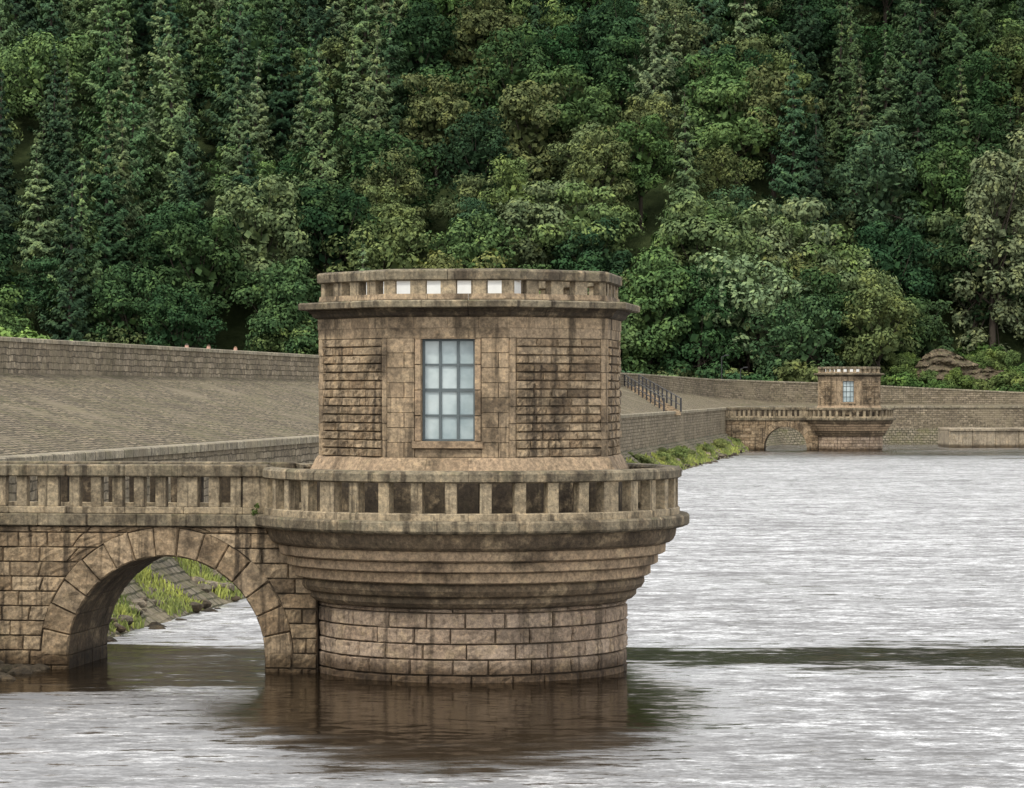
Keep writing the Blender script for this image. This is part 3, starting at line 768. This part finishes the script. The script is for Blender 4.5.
# ------------------------------------------------------------------ WATER
def water():
    me=bpy.data.meshes.new('reservoir_water'); me.from_pydata([(-90,-60,0),(500,-60,0),(500,356,0),(-90,356,0)],[],[(0,1,2,3)])
    m,nt,out=newmat('rippled_water'); g=N(nt,'ShaderNodeNewGeometry'); pos=g.outputs['Position']
    sp=N(nt,'ShaderNodeSeparateXYZ'); nt.links.new(pos,sp.inputs[0])
    patch=noise(nt,pos,.06,6,.7,(.35,1,1))
    amp=maprange(nt,patch,.38,.50,.62,1.08)
    w1=noise(nt,pos,.22,6,.7,(.35,1,1)); w2=noise(nt,pos,1.1,4,.65,(.3,1,1))
    wob=math_(nt,'ADD',math_(nt,'MULTIPLY',math_(nt,'SUBTRACT',w1,.5),12),math_(nt,'MULTIPLY',math_(nt,'SUBTRACT',w2,.5),9))
    yw=math_(nt,'ADD',sp.outputs[1],wob)
    # smooth slick behind the tower, broken up by ripples
    yy=math_(nt,'ABSOLUTE',math_(nt,'SUBTRACT',yw,68.5))
    calm=maprange(nt,yy,1.6,5.4,.06,1.0)
    calm=math_(nt,'MAXIMUM',calm,maprange(nt,w1,.55,.68,0,.9))
    far=maprange(nt,yw,225,300,1.0,.30)
    # water sheltered by the masonry
    dx=math_(nt,'MULTIPLY',math_(nt,'ADD',sp.outputs[0],.9),1/5.2)
    dy=math_(nt,'MULTIPLY',math_(nt,'SUBTRACT',yw,58.5),1/10.5)
    dd=math_(nt,'ADD',math_(nt,'MULTIPLY',dx,dx),math_(nt,'MULTIPLY',dy,dy))
    sh=maprange(nt,dd,.42,1.5,.03,1.0)
    bx=maprange(nt,sp.outputs[0],-6,-3,0,1); by=math_(nt,'ABSOLUTE',math_(nt,'SUBTRACT',yw,63.4))
    sb=math_(nt,'MAXIMUM',maprange(nt,by,1.4,3.8,.05,1),bx)
    shel=math_(nt,'MULTIPLY',math_(nt,'MULTIPLY',calm,sh),sb)
    amp=math_(nt,'MULTIPLY',math_(nt,'MULTIPLY',amp,shel),far)
    ds=noise(nt,pos,2.4,4,.7,(.38,1,1)); ds2=noise(nt,pos,.5,5,.72,(.3,1,1))
    dash=math_(nt,'MULTIPLY',maprange(nt,ds,.36,.48,.22,1.1),maprange(nt,ds2,.36,.46,.5,1.08))
    amp=math_(nt,'MULTIPLY',amp,dash)
    S=None
    for sc_,dt,wt,an in ((.45,3,.45,.4),(1.5,3,.75,.5),(5.0,3,.9,.6),(16.,2,.5,.8)):
        c=noise(nt,pos,sc_,dt,.6,(an,1,1),True)
        c=vmath(nt,'SUBTRACT',c,(.5,.5,.5)); c=vmath(nt,'MULTIPLY',c,(wt*.6,wt,0))
        S=c if S is None else vmath(nt,'ADD',S,c)
    S=vmath(nt,'ADD',S,(0,-.14,0))
    sc2=N(nt,'ShaderNodeVectorMath',operation='SCALE'); nt.links.new(S,sc2.inputs[0]); nt.links.new(amp,sc2.inputs['Scale'])
    r=noise(nt,pos,3.5,3,.6,(.5,1,1),True); r=vmath(nt,'MULTIPLY',vmath(nt,'SUBTRACT',r,(.5,.5,.5)),(.10,.24,0))
    nv=vmath(nt,'NORMALIZE',vmath(nt,'ADD',vmath(nt,'ADD',sc2.outputs[0],r),(0,0,1)))
    rg=maprange(nt,amp,0,1,.10,.42,False)
    ior=maprange(nt,amp,0,.6,1.25,2.1,False)
    d=N(nt,'ShaderNodeBsdfDiffuse'); d.inputs[0].default_value=(.010,.007,.004,1)
    gl=N(nt,'ShaderNodeBsdfGlossy'); nt.links.new(rg,gl.inputs['Roughness'])
    nt.links.new(ramp(nt,amp,[(0,(.80,.76,.70)),(.5,(.98,.98,.98))]),gl.inputs[0])  # gloss tint darkened in calm water to deepen the tower's reflection
    fr=N(nt,'ShaderNodeFresnel'); nt.links.new(ior,fr.inputs[0])
    for q in(gl,fr): nt.links.new(nv,q.inputs['Normal'])
    ms=N(nt,'ShaderNodeMixShader'); nt.links.new(fr.outputs[0],ms.inputs[0]); nt.links.new(d.outputs[0],ms.inputs[1]); nt.links.new(gl.outputs[0],ms.inputs[2])
    nt.links.new(ms.outputs[0],out.inputs[0]); me.materials.append(m); link(bpy.data.objects.new('reservoir_water',me))
water()

# ------------------------------------------------------------------ SKY / SUN / CAMERA
w=bpy.data.worlds.new('World'); sc.world=w; w.use_nodes=True; nt=w.node_tree; nt.nodes.clear()
sky=nt.nodes.new('ShaderNodeTexSky'); sky.sky_type='NISHITA'; sky.sun_disc=False
EL=math.radians(54); AZs=math.radians(218)
sky.sun_elevation=EL; sky.sun_rotation=AZs; sky.air_density=1.2; sky.dust_density=4; sky.ozone_density=1
hs=nt.nodes.new('ShaderNodeHueSaturation'); hs.inputs['Saturation'].default_value=.25; hs.inputs['Value'].default_value=1.3
tc=nt.nodes.new('ShaderNodeTexCoord')
cl=noise(nt,tc.outputs['Generated'],2.2,6,.55,(1,1,2.6))
cf=maprange(nt,cl,.30,.55,.45,.95)
nt.links.new(sky.outputs[0],hs.inputs['Color'])
mixed=mixc(nt,'MIX',cf,hs.outputs[0],(13.2,13.2,13.3))
bg=nt.nodes.new('ShaderNodeBackground'); bg.inputs[1].default_value=.142; o=nt.nodes.new('ShaderNodeOutputWorld')
nt.links.new(mixed,bg.inputs[0]); nt.links.new(bg.outputs[0],o.inputs[0])
sd=Vector((math.sin(AZs)*math.cos(EL),math.cos(AZs)*math.cos(EL),math.sin(EL)))
L=bpy.data.lights.new('sun','SUN'); L.energy=2.5; L.angle=math.radians(8); L.color=(1,.94,.83)
lo=bpy.data.objects.new('sun',L); link(lo); lo.rotation_euler=(-sd).to_track_quat('-Z','Y').to_euler()
cam=bpy.data.cameras.new('camera'); co=bpy.data.objects.new('camera',cam); link(co)
cam.sensor_width=36; cam.lens=3000/1024*36; cam.clip_end=4000; cam.clip_start=1
co.location=(0,0,6); co.rotation_euler=(math.radians(90)-2/3000,0,0); sc.camera=co
sc.view_settings.view_transform='Standard'; sc.view_settings.look='None'; sc.view_settings.exposure=0
print('trees',cnt)
